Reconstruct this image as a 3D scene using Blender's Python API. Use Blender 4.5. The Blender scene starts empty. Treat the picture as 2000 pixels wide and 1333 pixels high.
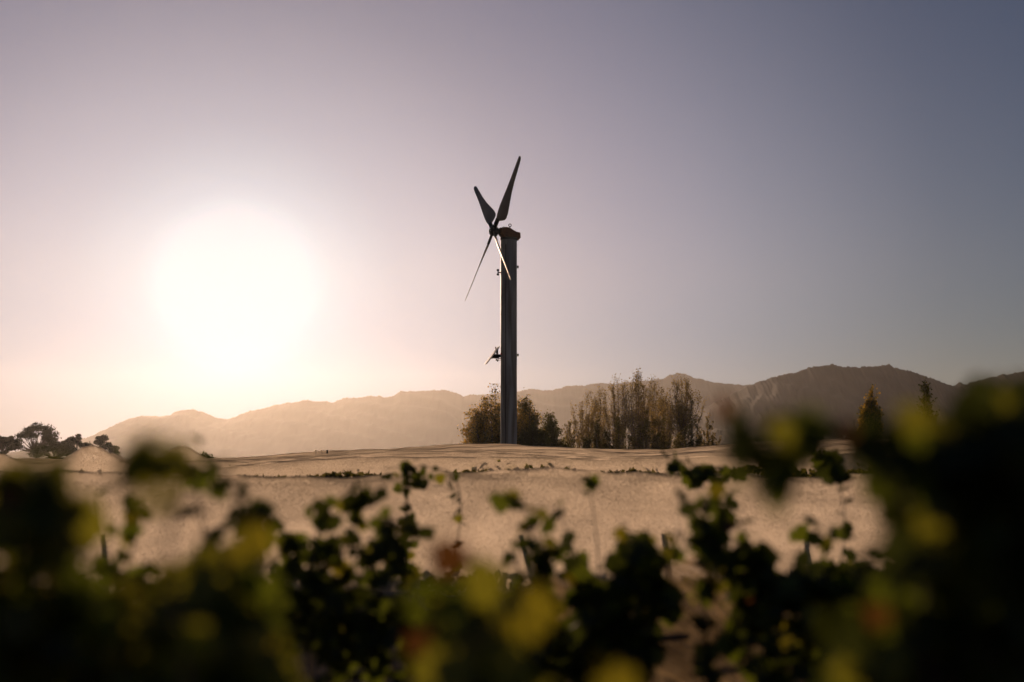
import bpy, bmesh, math, random
import numpy as np
from mathutils import Vector, Matrix, noise

S = bpy.context.scene
COL = S.collection
R = math.radians

# ------------------------------------------------------------------ camera
FPX = 2778.0            # focal length in pixels of the 2000 px wide photograph (50 mm on 36 mm)
EYE = Vector((0.0, 0.0, 1.6))
HOR = 897.0
TILT = math.atan((HOR - 666.5) / FPX)
cam_d = bpy.data.cameras.new('camera')
cam = bpy.data.objects.new('camera', cam_d)
COL.objects.link(cam)
cam.location = EYE
cam.rotation_euler = (R(90) + TILT, 0, 0)
cam_d.lens = 50
cam_d.sensor_width = 36
cam_d.clip_start = 0.05
cam_d.clip_end = 30000
cam_d.dof.use_dof = True
cam_d.dof.focus_distance = 52.0
cam_d.dof.aperture_fstop = 1.35
cam_d.dof.aperture_blades = 0
S.camera = cam

def ray(px, py):
    v = Vector(((px - 1000.0) / FPX, 1.0, -(py - 666.5) / FPX))
    return Matrix.Rotation(TILT, 3, 'X') @ v

def at(px, py, y):
    """world point seen at photo pixel (px, py) at forward distance y"""
    d = ray(px, py)
    return EYE + d * (y / d.y)

# ------------------------------------------------------------------ light
sun_dir = ray(461, 556).normalized()
SUN_EL = math.asin(sun_dir.z)
SUN_AZ = math.atan2(sun_dir.x, sun_dir.y)       # clockwise from +Y
world = bpy.data.worlds.new('World')
S.world = world
world.use_nodes = True
wn = world.node_tree
wn.nodes.clear()
def N(t, typ, **kw):
    n = t.nodes.new(typ)
    for k, v in kw.items():
        setattr(n, k, v)
    return n
sky = N(wn, 'ShaderNodeTexSky', sky_type='NISHITA')
sky.sun_disc = False
sky.sun_elevation = SUN_EL
sky.sun_rotation = SUN_AZ
sky.altitude = 0
sky.air_density = 1.0
sky.dust_density = 0.0
sky.ozone_density = 2.5
out = N(wn, 'ShaderNodeOutputWorld')
geo = N(wn, 'ShaderNodeTexCoord')
nrm = N(wn, 'ShaderNodeVectorMath', operation='NORMALIZE')
wn.links.new(geo.outputs['Generated'], nrm.inputs[0])
dot = N(wn, 'ShaderNodeVectorMath', operation='DOT_PRODUCT')
wn.links.new(nrm.outputs[0], dot.inputs[0])
dot.inputs[1].default_value = sun_dir
acos = N(wn, 'ShaderNodeMath', operation='ARCCOSINE')
clampd = N(wn, 'ShaderNodeMath', operation='MINIMUM')
clampd.inputs[1].default_value = 0.999999
wn.links.new(dot.outputs['Value'], clampd.inputs[0])
wn.links.new(clampd.outputs[0], acos.inputs[0])
div = N(wn, 'ShaderNodeMath', operation='DIVIDE')
div.inputs[1].default_value = R(60)
wn.links.new(acos.outputs[0], div.inputs[0])
# the aureole: scattered sunlight plus sun bloom, put into sky colour by angle
def lin(c):
    return tuple(((v / 255) / 12.92 if v / 255 <= .04045 else ((v / 255 + .055) / 1.055) ** 2.4) for v in c)
AUR = [(0, (2.4, 2.4, 2.4)), (1.8, (1.8, 1.85, 1.9)), (2.4, (1.15, 1.2, 1.25)), (3.0, (.90, .94, .98)), (3.8, (.76, .78, .81)), (5.0, (.68, .68, .71)), (6.5, (.62, .57, .60)), (9, (.62, .53, .54)),
       (12, (.51, .41, .41)), (16, (.42, .335, .35)), (21, (.275, .235, .235)), (28, (.07, .05, .02)), (40, (.02, .02, .01)), (60, (0, 0, 0))]
ramp = N(wn, 'ShaderNodeValToRGB')
ramp.color_ramp.interpolation = 'B_SPLINE'
els = ramp.color_ramp.elements
while len(els) > 1:
    els.remove(els[-1])
for i, (deg, c) in enumerate(AUR):
    e = els[0] if i == 0 else els.new(deg / 60)
    e.position = deg / 60
    e.color = (*c, 1)
wn.links.new(div.outputs[0], ramp.inputs[0])
SKY_TINT = (.85, .75, .95, 1)
tint = N(wn, 'ShaderNodeMix', data_type='RGBA', blend_type='MULTIPLY')
tint.inputs['Factor'].default_value = 1.0
wn.links.new(sky.outputs[0], tint.inputs['A'])
tint.inputs['B'].default_value = SKY_TINT
bg1 = N(wn, 'ShaderNodeBackground')
bg1.inputs['Strength'].default_value = 0.06
wn.links.new(tint.outputs['Result'], bg1.inputs['Color'])
bg2 = N(wn, 'ShaderNodeBackground')
# low down the aureole is coloured bluer to offset the warm haze
lowc = N(wn, 'ShaderNodeMix', data_type='RGBA', blend_type='MULTIPLY')
lowc.inputs['Factor'].default_value = 1.0
wn.links.new(ramp.outputs['Color'], lowc.inputs['A'])
sep = N(wn, 'ShaderNodeSeparateXYZ')
wn.links.new(nrm.outputs[0], sep.inputs[0])
elf = N(wn, 'ShaderNodeMapRange', interpolation_type='SMOOTHSTEP')
elf.inputs['From Min'].default_value = math.sin(R(6)); elf.inputs['From Max'].default_value = math.sin(R(22))
elf.inputs['To Min'].default_value = 1.0; elf.inputs['To Max'].default_value = .52
wn.links.new(sep.outputs['Z'], elf.inputs['Value'])
elr = N(wn, 'ShaderNodeMapRange', interpolation_type='SMOOTHSTEP')
elr.inputs['From Min'].default_value = 0.0; elr.inputs['From Max'].default_value = math.sin(R(8))
wn.links.new(sep.outputs['Z'], elr.inputs['Value'])
elc = N(wn, 'ShaderNodeMix', data_type='RGBA')
wn.links.new(elr.outputs[0], elc.inputs['Factor'])
elc.inputs['A'].default_value = (.10, .55, 1.25, 1); elc.inputs['B'].default_value = (1, 1, 1, 1)
wn.links.new(elc.outputs['Result'], lowc.inputs['B'])
elg = N(wn, 'ShaderNodeMapRange', interpolation_type='SMOOTHSTEP')
elg.inputs['From Min'].default_value = -.02; elg.inputs['From Max'].default_value = math.sin(R(9))
elg.inputs['To Min'].default_value = .45; elg.inputs['To Max'].default_value = 1.0
wn.links.new(sep.outputs['Z'], elg.inputs['Value'])
elm = N(wn, 'ShaderNodeMath', operation='MULTIPLY')
wn.links.new(elf.outputs[0], elm.inputs[0]); wn.links.new(elg.outputs[0], elm.inputs[1])
wn.links.new(elm.outputs[0], bg2.inputs['Strength'])
wn.links.new(lowc.outputs['Result'], bg2.inputs['Color'])
add = N(wn, 'ShaderNodeAddShader')
wn.links.new(bg1.outputs[0], add.inputs[0])
wn.links.new(bg2.outputs[0], add.inputs[1])
wn.links.new(add.outputs[0], out.inputs['Surface'])

sun_data = bpy.data.lights.new('sun', 'SUN')
sun_data.energy = 4.7
sun_data.angle = R(0.5)
sun_data.color = (1.0, 0.66, 0.43)
sun = bpy.data.objects.new('sun', sun_data)
COL.objects.link(sun)
sun.rotation_euler = sun_dir.to_track_quat('Z', 'Y').to_euler()

S.view_settings.view_transform = 'Standard'
S.view_settings.look = 'None'
S.view_settings.gamma = 1
S.view_settings.exposure = -0.75
S.view_settings.use_curve_mapping = False
S.render.engine = 'CYCLES'
S.cycles.use_denoising = True
S.cycles.max_bounces = 8
S.cycles.diffuse_bounces = 3
S.cycles.transmission_bounces = 6
S.cycles.transparent_max_bounces = 24
S.cycles.volume_bounces = 0
S.cycles.sample_clamp_indirect = 6

HAZE_DENSITY = 5.1e-5
HAZE_G = 0.77

# ------------------------------------------------------------------ helpers
rng = random.Random(7)

def tag(o, label=None, cat=None, group=None, kind=None):
    if label: o['label'] = label
    if cat: o['category'] = cat
    if group: o['group'] = group
    if kind: o['kind'] = kind
    return o

def empty(name, loc, label, cat, group=None):
    o = bpy.data.objects.new(name, None)
    o.empty_display_size = 0.2
    COL.objects.link(o)
    o.location = loc
    return tag(o, label, cat, group)

def link_mesh(name, me, parent=None):
    o = bpy.data.objects.new(name, me)
    COL.objects.link(o)
    if parent is not None:
        o.parent = parent
    return o

class MB:
    """collects verts and faces, world or parent-local coordinates"""
    def __init__(self):
        self.v = []; self.f = []; self.smooth = True
    def add(self, vs, fs):
        b = len(self.v)
        self.v.extend([tuple(p) for p in vs])
        self.f.extend([tuple(i + b for i in f) for f in fs])
        return self
    def tube(self, pts, rad, n=8, cap=True):
        pts = [Vector(p) for p in pts]
        rads = rad if isinstance(rad, (list, tuple)) else [rad] * len(pts)
        vs, fs = [], []
        up = None
        for i, p in enumerate(pts):
            t = (pts[min(i + 1, len(pts) - 1)] - pts[max(i - 1, 0)]).normalized()
            if up is None:
                up = Vector((0, 0, 1)) if abs(t.z) < .9 else Vector((1, 0, 0))
            s = t.cross(up).normalized()
            up = s.cross(t).normalized()
            for k in range(n):
                a = 2 * math.pi * k / n
                vs.append(p + (s * math.cos(a) + up * math.sin(a)) * rads[i])
        for i in range(len(pts) - 1):
            for k in range(n):
                k2 = (k + 1) % n
                fs.append((i * n + k, i * n + k2, (i + 1) * n + k2, (i + 1) * n + k))
        if cap:
            fs.append(tuple(range(n - 1, -1, -1)))
            m = (len(pts) - 1) * n
            fs.append(tuple(range(m, m + n)))
        return self.add(vs, fs)
    def box(self, c, half, M=None):
        c = Vector(c)
        vs = []
        for sx in (-1, 1):
            for sy in (-1, 1):
                for sz in (-1, 1):
                    p = Vector((sx * half[0], sy * half[1], sz * half[2]))
                    if M is not None: p = M @ p
                    vs.append(c + p)
        return self.add(vs, [(0, 1, 3, 2), (4, 6, 7, 5), (0, 4, 5, 1), (2, 3, 7, 6), (0, 2, 6, 4), (1, 5, 7, 3)])
    def build(self, name, mat, parent=None, bevel=0, smooth=None):
        me = bpy.data.meshes.new(name)
        me.from_pydata(self.v, [], self.f)
        if mat: me.materials.append(mat)
        o = link_mesh(name, me, parent)
        bm = bmesh.new(); bm.from_mesh(me)
        bmesh.ops.recalc_face_normals(bm, faces=bm.faces)
        bm.to_mesh(me); bm.free()
        if self.smooth if smooth is None else smooth:
            me.polygons.foreach_set('use_smooth', [True] * len(me.polygons))
            me.set_sharp_from_angle(angle=R(40))
        if bevel:
            m = o.modifiers.new('bevel', 'BEVEL'); m.width = bevel; m.segments = 2; m.limit_method = 'ANGLE'
        return o

def mesh_np(name, V, F, mat, parent=None, smooth=False):
    """fast mesh from arrays; all faces the same size"""
    me = bpy.data.meshes.new(name)
    V = np.asarray(V, dtype=np.float32); F = np.asarray(F, dtype=np.int32)
    nv, nf, k = len(V), len(F), F.shape[1]
    me.vertices.add(nv); me.vertices.foreach_set('co', V.ravel())
    me.loops.add(nf * k); me.loops.foreach_set('vertex_index', F.ravel())
    me.polygons.add(nf)
    me.polygons.foreach_set('loop_start', np.arange(nf, dtype=np.int32) * k)
    me.update(calc_edges=True)
    if smooth: me.polygons.foreach_set('use_smooth', [True] * nf)
    if mat: me.materials.append(mat)
    return link_mesh(name, me, parent)

# ------------------------------------------------------------------ materials
def mat_new(name):
    m = bpy.data.materials.new(name); m.use_nodes = True
    t = m.node_tree; t.nodes.clear()
    o = N(t, 'ShaderNodeOutputMaterial')
    return m, t, o

def noise_col(t, c1, c2, scale, detail=5, coords='Object', dist=0.3, lo=.35, hi=.65):
    tc = N(t, 'ShaderNodeTexCoord')
    nz = N(t, 'ShaderNodeTexNoise'); nz.inputs['Scale'].default_value = scale
    nz.inputs['Detail'].default_value = detail; nz.inputs['Distortion'].default_value = dist
    t.links.new(tc.outputs[coords], nz.inputs['Vector'])
    r = N(t, 'ShaderNodeValToRGB')
    r.color_ramp.elements[0].position = lo; r.color_ramp.elements[1].position = hi
    r.color_ramp.elements[0].color = (*c1, 1); r.color_ramp.elements[1].color = (*c2, 1)
    t.links.new(nz.outputs['Fac'], r.inputs[0])
    return r.outputs[0], nz

def mat_pbr(name, c1, c2=None, rough=.6, metal=0, scale=6, bump=0.0, spec=.5):
    m, t, o = mat_new(name)
    b = N(t, 'ShaderNodeBsdfPrincipled')
    c, nz = noise_col(t, c1, c2 or tuple(x * .75 for x in c1), scale)
    t.links.new(c, b.inputs['Base Color'])
    b.inputs['Roughness'].default_value = rough
    b.inputs['Metallic'].default_value = metal
    b.inputs['Specular IOR Level'].default_value = spec
    if bump:
        bp = N(t, 'ShaderNodeBump'); bp.inputs['Strength'].default_value = bump
        t.links.new(nz.outputs['Fac'], bp.inputs['Height']); t.links.new(bp.outputs[0], b.inputs['Normal'])
    t.links.new(b.outputs[0], o.inputs[0])
    return m

def mat_leaf(name, c, tr, k=.5, rough=.5, var=.35, scale=9, random_obj=True):
    """thin leaf: diffuse face plus light coming through it"""
    m, t, o = mat_new(name)
    c1, nz = noise_col(t, tuple(x * (1 - var) for x in c), tuple(x * (1 + var) for x in c), scale, 3)
    c2n = N(t, 'ShaderNodeMix', data_type='RGBA', blend_type='MULTIPLY')
    c2n.inputs['Factor'].default_value = 1
    g, _ = noise_col(t, (.55, .55, .5), (1.2, 1.15, 1), scale * .6, 3)
    t.links.new(g, c2n.inputs['A']); c2n.inputs['B'].default_value = (*tr, 1)
    d = N(t, 'ShaderNodeBsdfDiffuse'); t.links.new(c1, d.inputs[0])
    g2 = N(t, 'ShaderNodeBsdfGlossy'); g2.inputs['Roughness'].default_value = rough; g2.inputs[0].default_value = (.5, .5, .5, 1)
    tl = N(t, 'ShaderNodeBsdfTranslucent'); t.links.new(c2n.outputs['Result'], tl.inputs[0])
    m1 = N(t, 'ShaderNodeMixShader'); m1.inputs[0].default_value = k
    t.links.new(d.outputs[0], m1.inputs[1]); t.links.new(tl.outputs[0], m1.inputs[2])
    m2 = N(t, 'ShaderNodeMixShader'); m2.inputs[0].default_value = .04
    t.links.new(m1.outputs[0], m2.inputs[1]); t.links.new(g2.outputs[0], m2.inputs[2])
    t.links.new(m2.outputs[0], o.inputs[0])
    return m

M = {}
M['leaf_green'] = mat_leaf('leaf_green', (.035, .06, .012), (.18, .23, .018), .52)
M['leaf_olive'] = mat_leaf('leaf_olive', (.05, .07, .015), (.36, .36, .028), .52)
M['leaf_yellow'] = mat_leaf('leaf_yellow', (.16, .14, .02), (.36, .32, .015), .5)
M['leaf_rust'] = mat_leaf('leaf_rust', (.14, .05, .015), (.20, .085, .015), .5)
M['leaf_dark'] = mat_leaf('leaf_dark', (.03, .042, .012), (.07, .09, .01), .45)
M['cane'] = mat_pbr('cane', (.10, .06, .035), (.05, .03, .02), .7, scale=30, bump=.3)
M['bark'] = mat_pbr('bark', (.09, .065, .045), (.035, .026, .02), .85, scale=25, bump=.6)
M['twig'] = mat_pbr('twig', (.20, .15, .10), (.12, .09, .06), .7, scale=5)
M['poplar_leaf'] = mat_leaf('poplar_leaf', (.15, .13, .05), (.55, .40, .13), .55, scale=1)
M['gold_leaf'] = mat_leaf('gold_leaf', (.26, .18, .04), (.80, .52, .09), .55, scale=.8)
M['shrub_leaf'] = mat_leaf('shrub_leaf', (.09, .09, .025), (.25, .22, .05), .45, scale=.8)
M['pine_leaf'] = mat_leaf('pine_leaf', (.045, .05, .02), (.06, .06, .02), .3, scale=.3)
M['steel'] = mat_pbr('steel', (.16, .15, .13), (.09, .08, .065), .42, .65, scale=3, bump=.03)
M['blade'] = mat_pbr('blade', (.32, .275, .23), (.26, .22, .18), .5, .0, scale=2, spec=.25)
M['rust_paint'] = mat_pbr('rust_paint', (.30, .12, .045), (.16, .065, .03), .6, scale=8, bump=.1)
M['dark_metal'] = mat_pbr('dark_metal', (.07, .065, .055), (.04, .035, .03), .5, .5, scale=8)
M['alu'] = mat_pbr('alu', (.75, .72, .68), (.65, .62, .58), .5, .5, scale=6)
M['glass_black'] = mat_pbr('glass_black', (.05, .05, .07), (.07, .07, .09), .42, 0, scale=6)
M['stake_glint'] = mat_leaf('stake_glint', (.75, .72, .68), (.95, .9, .85), .6)  # near-white translucent colour, stands in for sun glint on the steel stakes
M['red'] = mat_pbr('red', (.6, .03, .02), (.5, .02, .02), .4, scale=6)

# ------------------------------------------------------------------ ground
def interp(tab, x):
    return float(np.interp(x, [a for a, b in tab], [b for a, b in tab]))
# height of the netting on the far crest, read along the crest
CREST = [(-40, 1.75), (-20, 1.62), (-14, 1.60), (-9.7, 1.66), (-6.9, 1.82), (-3.5, 2.03), (-1.7, 2.11), (0, 2.12), (1.7, 2.03),
         (3.4, 1.93), (5.2, 1.93), (6.2, 2.04), (8.6, 2.18), (11.2, 2.30), (20, 2.3), (40, 2.2)]
def crest(x): return interp(CREST, x)
def sstep(a, b, v):
    t = min(1, max(0, (v - a) / (b - a))); return t * t * (3 - 2 * t)
def hgt(x, y):
    t = min(1, max(0, (y - 13) / 35.0)) if y < 56 else 1 - sstep(56, 90, y)
    fx = x if abs(x) < 40 else 40 * (1 if x > 0 else -1)
    return (crest(fx * 48 / max(y, 20)) - 1.5) * t * (1 - sstep(60, 200, abs(x)))
def axis(lims):
    a = []
    for lo, hi, st in lims:
        a += list(np.arange(lo, hi, st))
    return a
BX = 3900
xs = [-BX + 100, -2500, -1200, -600, -300, -150, -80] + axis([(-50, 50, 1.0)]) + [50, 80, 150, 300, 600, 1200, 2500, BX - 100]
ys = [-300, -60, -20, -8] + axis([(-3, 16, .35), (16, 60, 1.0), (60, 100, 4)]) + [100, 130, 200, 300, 500, 900, 1500, 2500, 3700]
GV, GF = [], []
for y in ys:
    for x in xs:
        z = hgt(x, y)
        if -3 < y < 60 and abs(x) < 50:
            z += .05 * noise.noise((x * .7, y * .7, 0)) + .02 * noise.noise((x * 3, y * 3, 5))
        GV.append((x, y, z))
nx = len(xs)
for j in range(len(ys) - 1):
    for i in range(nx - 1):
        a = j * nx + i
        GF.append((a, a + 1, a + 1 + nx, a + nx))
m, t, o = mat_new('soil')
b = N(t, 'ShaderNodeBsdfPrincipled'); b.inputs['Roughness'].default_value = .95
c, nz = noise_col(t, (.16, .10, .05), (.32, .21, .11), 1.3, 9)
t.links.new(c, b.inputs['Base Color'])
nz2 = N(t, 'ShaderNodeTexNoise'); nz2.inputs['Scale'].default_value = 18; nz2.inputs['Detail'].default_value = 8
tc = N(t, 'ShaderNodeTexCoord'); t.links.new(tc.outputs['Object'], nz2.inputs['Vector'])
bp = N(t, 'ShaderNodeBump'); bp.inputs['Strength'].default_value = .7; bp.inputs['Distance'].default_value = .06
t.links.new(nz2.outputs['Fac'], bp.inputs['Height']); t.links.new(bp.outputs[0], b.inputs['Normal'])
t.links.new(b.outputs[0], o.inputs[0])
M['soil'] = m
g = mesh_np('ground', GV, GF, M['soil'], smooth=True)
tag(g, 'dry brown vineyard soil rising gently to a low crest', kind='structure')

# ------------------------------------------------------------------ hills
RIDGE_A = [(-200, 900), (60, 880), (150, 862), (200, 847), (235, 830), (255, 821), (290, 813), (320, 814), (345, 812), (360, 803), (390, 801), (410, 806),
    (430, 815), (450, 820), (470, 815), (500, 803), (520, 800), (545, 792), (590, 785), (607, 782), (620, 786), (640, 784), (655, 787),
    (675, 778), (700, 777), (725, 774), (745, 774), (760, 778), (775, 773), (785, 765), (800, 766), (830, 764), (870, 761), (885, 765),
    (905, 773), (920, 770), (940, 771), (970, 767), (1010, 765), (1040, 760), (1060, 764), (1080, 763), (1100, 757), (1115, 755),
    (1140, 756), (1160, 751), (1200, 750), (1230, 746), (1260, 744), (1290, 741), (1305, 734), (1320, 731), (1335, 732), (1350, 740),
    (1380, 747), (1410, 752), (1460, 753), (1500, 760), (1600, 790), (1800, 880), (2000, 900)]
RIDGE_B = [(1150, 900), (1300, 840), (1400, 785), (1440, 765), (1460, 753), (1485, 743), (1520, 733), (1550, 727), (1575, 718), (1600, 715), (1620, 713), (1640, 718),
    (1650, 717), (1700, 716), (1715, 713), (1735, 710), (1745, 717), (1780, 724), (1800, 730), (1830, 738), (1850, 745), (1870, 750),
    (1885, 745), (1900, 747), (1930, 737), (1960, 731), (2000, 725), (2060, 715), (2200, 700), (2400, 740), (2600, 840), (2700, 900)]
def hills(name, ridge, D, front, back, seed, mat, label, jag=2.2):
    px0, px1 = ridge[0][0], ridge[-1][0]
    nu, nv_f, nv_b = 900, 46, 8
    V = []
    rows = [(-front + front * k / nv_f, (k / nv_f) ** .85) for k in range(nv_f + 1)] + [(back * k / nv_b, 1 - (k / nv_b) ** .9) for k in range(1, nv_b + 1)]
    for dv, s in rows:
        for i in range(nu + 1):
            px = px0 + (px1 - px0) * i / nu
            py = interp(ridge, px)
            y = D + dv + 130 * noise.noise((px * .004, seed, 1)) 
            xw = (px - 1000) / FPX * (D + dv * .6)
            top = (HOR - py) / FPX * D + (jag * noise.noise((px * .09, seed, 3)) + .8 * jag * noise.noise((px * .3, seed, 9))) * (1 if py < 890 else 0)
            # spurs and gullies running down the face
            w = s * (1 - s) * 4
            gul = noise.noise((px * .018 + dv * .009, dv * .004, seed)) * 16 + noise.noise((px * .05 - dv * .012, dv * .009, seed + 4)) * 5 + noise.noise((px * .2, dv * .012, seed + 8)) * 1.5
            z = max(0, top) * s + w * gul * min(1, max(0, top) / 60)
            V.append((xw, y, z - 1.0 if s <= 0 else max(z, -.5)))
    F = []
    for j in range(len(rows) - 1):
        for i in range(nu):
            a = j * (nu + 1) + i
            F.append((a, a + 1, a + nu + 2, a + nu + 1))
    ob = mesh_np(name, V, F, mat, smooth=True)
    tag(ob, label, kind='structure')
    return ob
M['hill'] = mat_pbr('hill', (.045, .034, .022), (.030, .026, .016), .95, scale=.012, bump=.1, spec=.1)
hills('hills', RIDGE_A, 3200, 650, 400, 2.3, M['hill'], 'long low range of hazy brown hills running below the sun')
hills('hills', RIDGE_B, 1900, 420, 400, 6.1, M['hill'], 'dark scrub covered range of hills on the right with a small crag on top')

# ------------------------------------------------------------------ bird netting over rows
m, t, o = mat_new('bird_net')
tc = N(t, 'ShaderNodeTexCoord')
c, nz = noise_col(t, (.89, .76, .60), (.96, .83, .67), 2.2, 8, lo=.3, hi=.7)
tl = N(t, 'ShaderNodeBsdfTranslucent'); t.links.new(c, tl.inputs[0])
df = N(t, 'ShaderNodeBsdfDiffuse'); t.links.new(c, df.inputs[0])
rf = N(t, 'ShaderNodeBsdfRefraction'); rf.inputs['IOR'].default_value = 1.0; rf.inputs['Roughness'].default_value = .62
t.links.new(c, rf.inputs['Color'])
mx1 = N(t, 'ShaderNodeMixShader'); mx1.inputs[0].default_value = .10
mx0 = N(t, 'ShaderNodeMixShader'); mx0.inputs[0].default_value = 0.0
t.links.new(tl.outputs[0], mx0.inputs[1]); t.links.new(rf.outputs[0], mx0.inputs[2])
t.links.new(mx0.outputs[0], mx1.inputs[1]); t.links.new(df.outputs[0], mx1.inputs[2])
tp = N(t, 'ShaderNodeBsdfTransparent')
nf = N(t, 'ShaderNodeTexNoise'); nf.inputs['Scale'].default_value = 7; nf.inputs['Detail'].default_value = 6
t.links.new(tc.outputs['Object'], nf.inputs['Vector'])
mr = N(t, 'ShaderNodeMapRange'); mr.inputs['From Min'].default_value = .3; mr.inputs['From Max'].default_value = .7
mr.inputs['To Min'].default_value = .11; mr.inputs['To Max'].default_value = .20
t.links.new(nf.outputs['Fac'], mr.inputs['Value'])
mx2 = N(t, 'ShaderNodeMixShader'); t.links.new(mr.outputs[0], mx2.inputs[0])
t.links.new(mx1.outputs[0], mx2.inputs[1]); t.links.new(tp.outputs[0], mx2.inputs[2])
# knotted strands face every way: scatter the shading normal about the sheet's own
nr = N(t, 'ShaderNodeTexNoise'); nr.inputs['Scale'].default_value = 55; nr.inputs['Detail'].default_value = 2; nr.inputs['Roughness'].default_value = .8
t.links.new(tc.outputs['Object'], nr.inputs['Vector'])
sb = N(t, 'ShaderNodeVectorMath', operation='SUBTRACT'); sb.inputs[1].default_value = (.5, .5, .5)
t.links.new(nr.outputs['Color'], sb.inputs[0])
sc_ = N(t, 'ShaderNodeVectorMath', operation='SCALE'); sc_.inputs['Scale'].default_value = 2.2
t.links.new(sb.outputs[0], sc_.inputs[0])
gn = N(t, 'ShaderNodeNewGeometry')
ad = N(t, 'ShaderNodeVectorMath', operation='ADD')
t.links.new(gn.outputs['Normal'], ad.inputs[0]); t.links.new(sc_.outputs[0], ad.inputs[1])
nm = N(t, 'ShaderNodeVectorMath', operation='NORMALIZE'); t.links.new(ad.outputs[0], nm.inputs[0])
t.links.new(nm.outputs[0], tl.inputs['Normal']); t.links.new(nm.outputs[0], df.inputs['Normal'])
t.links.new(mx2.outputs[0], o.inputs[0])
M['net'] = m

def leaf_cloud(P, size, seed, flat=.0):
    """quads scattered at points P (n,3)"""
    r = np.random.default_rng(seed)
    n = len(P)
    a = r.normal(size=(n, 3)); a /= np.linalg.norm(a, axis=1)[:, None]
    b_ = r.normal(size=(n, 3)); b_ -= a * (a * b_).sum(1)[:, None]; b_ /= np.linalg.norm(b_, axis=1)[:, None]
    sz = size * r.uniform(.55, 1.25, size=(n, 1))
    a = a * sz; b_ = b_ * sz * .75
    V = np.empty((n, 4, 3))
    V[:, 0] = P - a; V[:, 1] = P - b_ * .9; V[:, 2] = P + a; V[:, 3] = P + b_ * .9
    F = np.arange(n * 4).reshape(n, 4)
    return V.reshape(-1, 3), F

_mb = MB(); _mb.tube([(0, 0, -.05), (.03, .02, .25), (-.03, -.02, .5), (.05, 0, .95)], [.042, .033, .03, .024], 7)
_o = _mb.build('trunk', M['bark']); TRUNK = _o.data; bpy.data.objects.remove(_o)
BUMPS = {3: [(-6.9, .30, .40), (-8.4, .22, .3)], 1: [], 13: [(11.0, .15, 1.2)]}
def row_top(x, y, k):
    z = hgt(x, y) + 1.5 - .05 * (1 - min(1, (y - 14) / 20))
    z += .035 * noise.noise((x * .4, k * 7.3, 0)) + .012 * noise.noise((x * 1.7, k * 3.1, 2))
    z += .03 * math.cos(x * 2 * math.pi / 4.8 + k)
    return z
ORD = ['nearest', 'second', 'third', 'fourth', 'fifth', 'sixth', 'seventh', 'eighth', 'ninth', 'tenth', 'eleventh', 'twelfth', 'thirteenth', 'farthest']
PROF = [(1.05, .12), (1.0, .35), (.88, .62), (.74, .84), (.52, .95), (.26, .985), (0, 1.0), (-.26, .985), (-.50, .95), (-.66, .86), (-.76, .70), (-.82, .52), (-.87, .36)]
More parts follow.
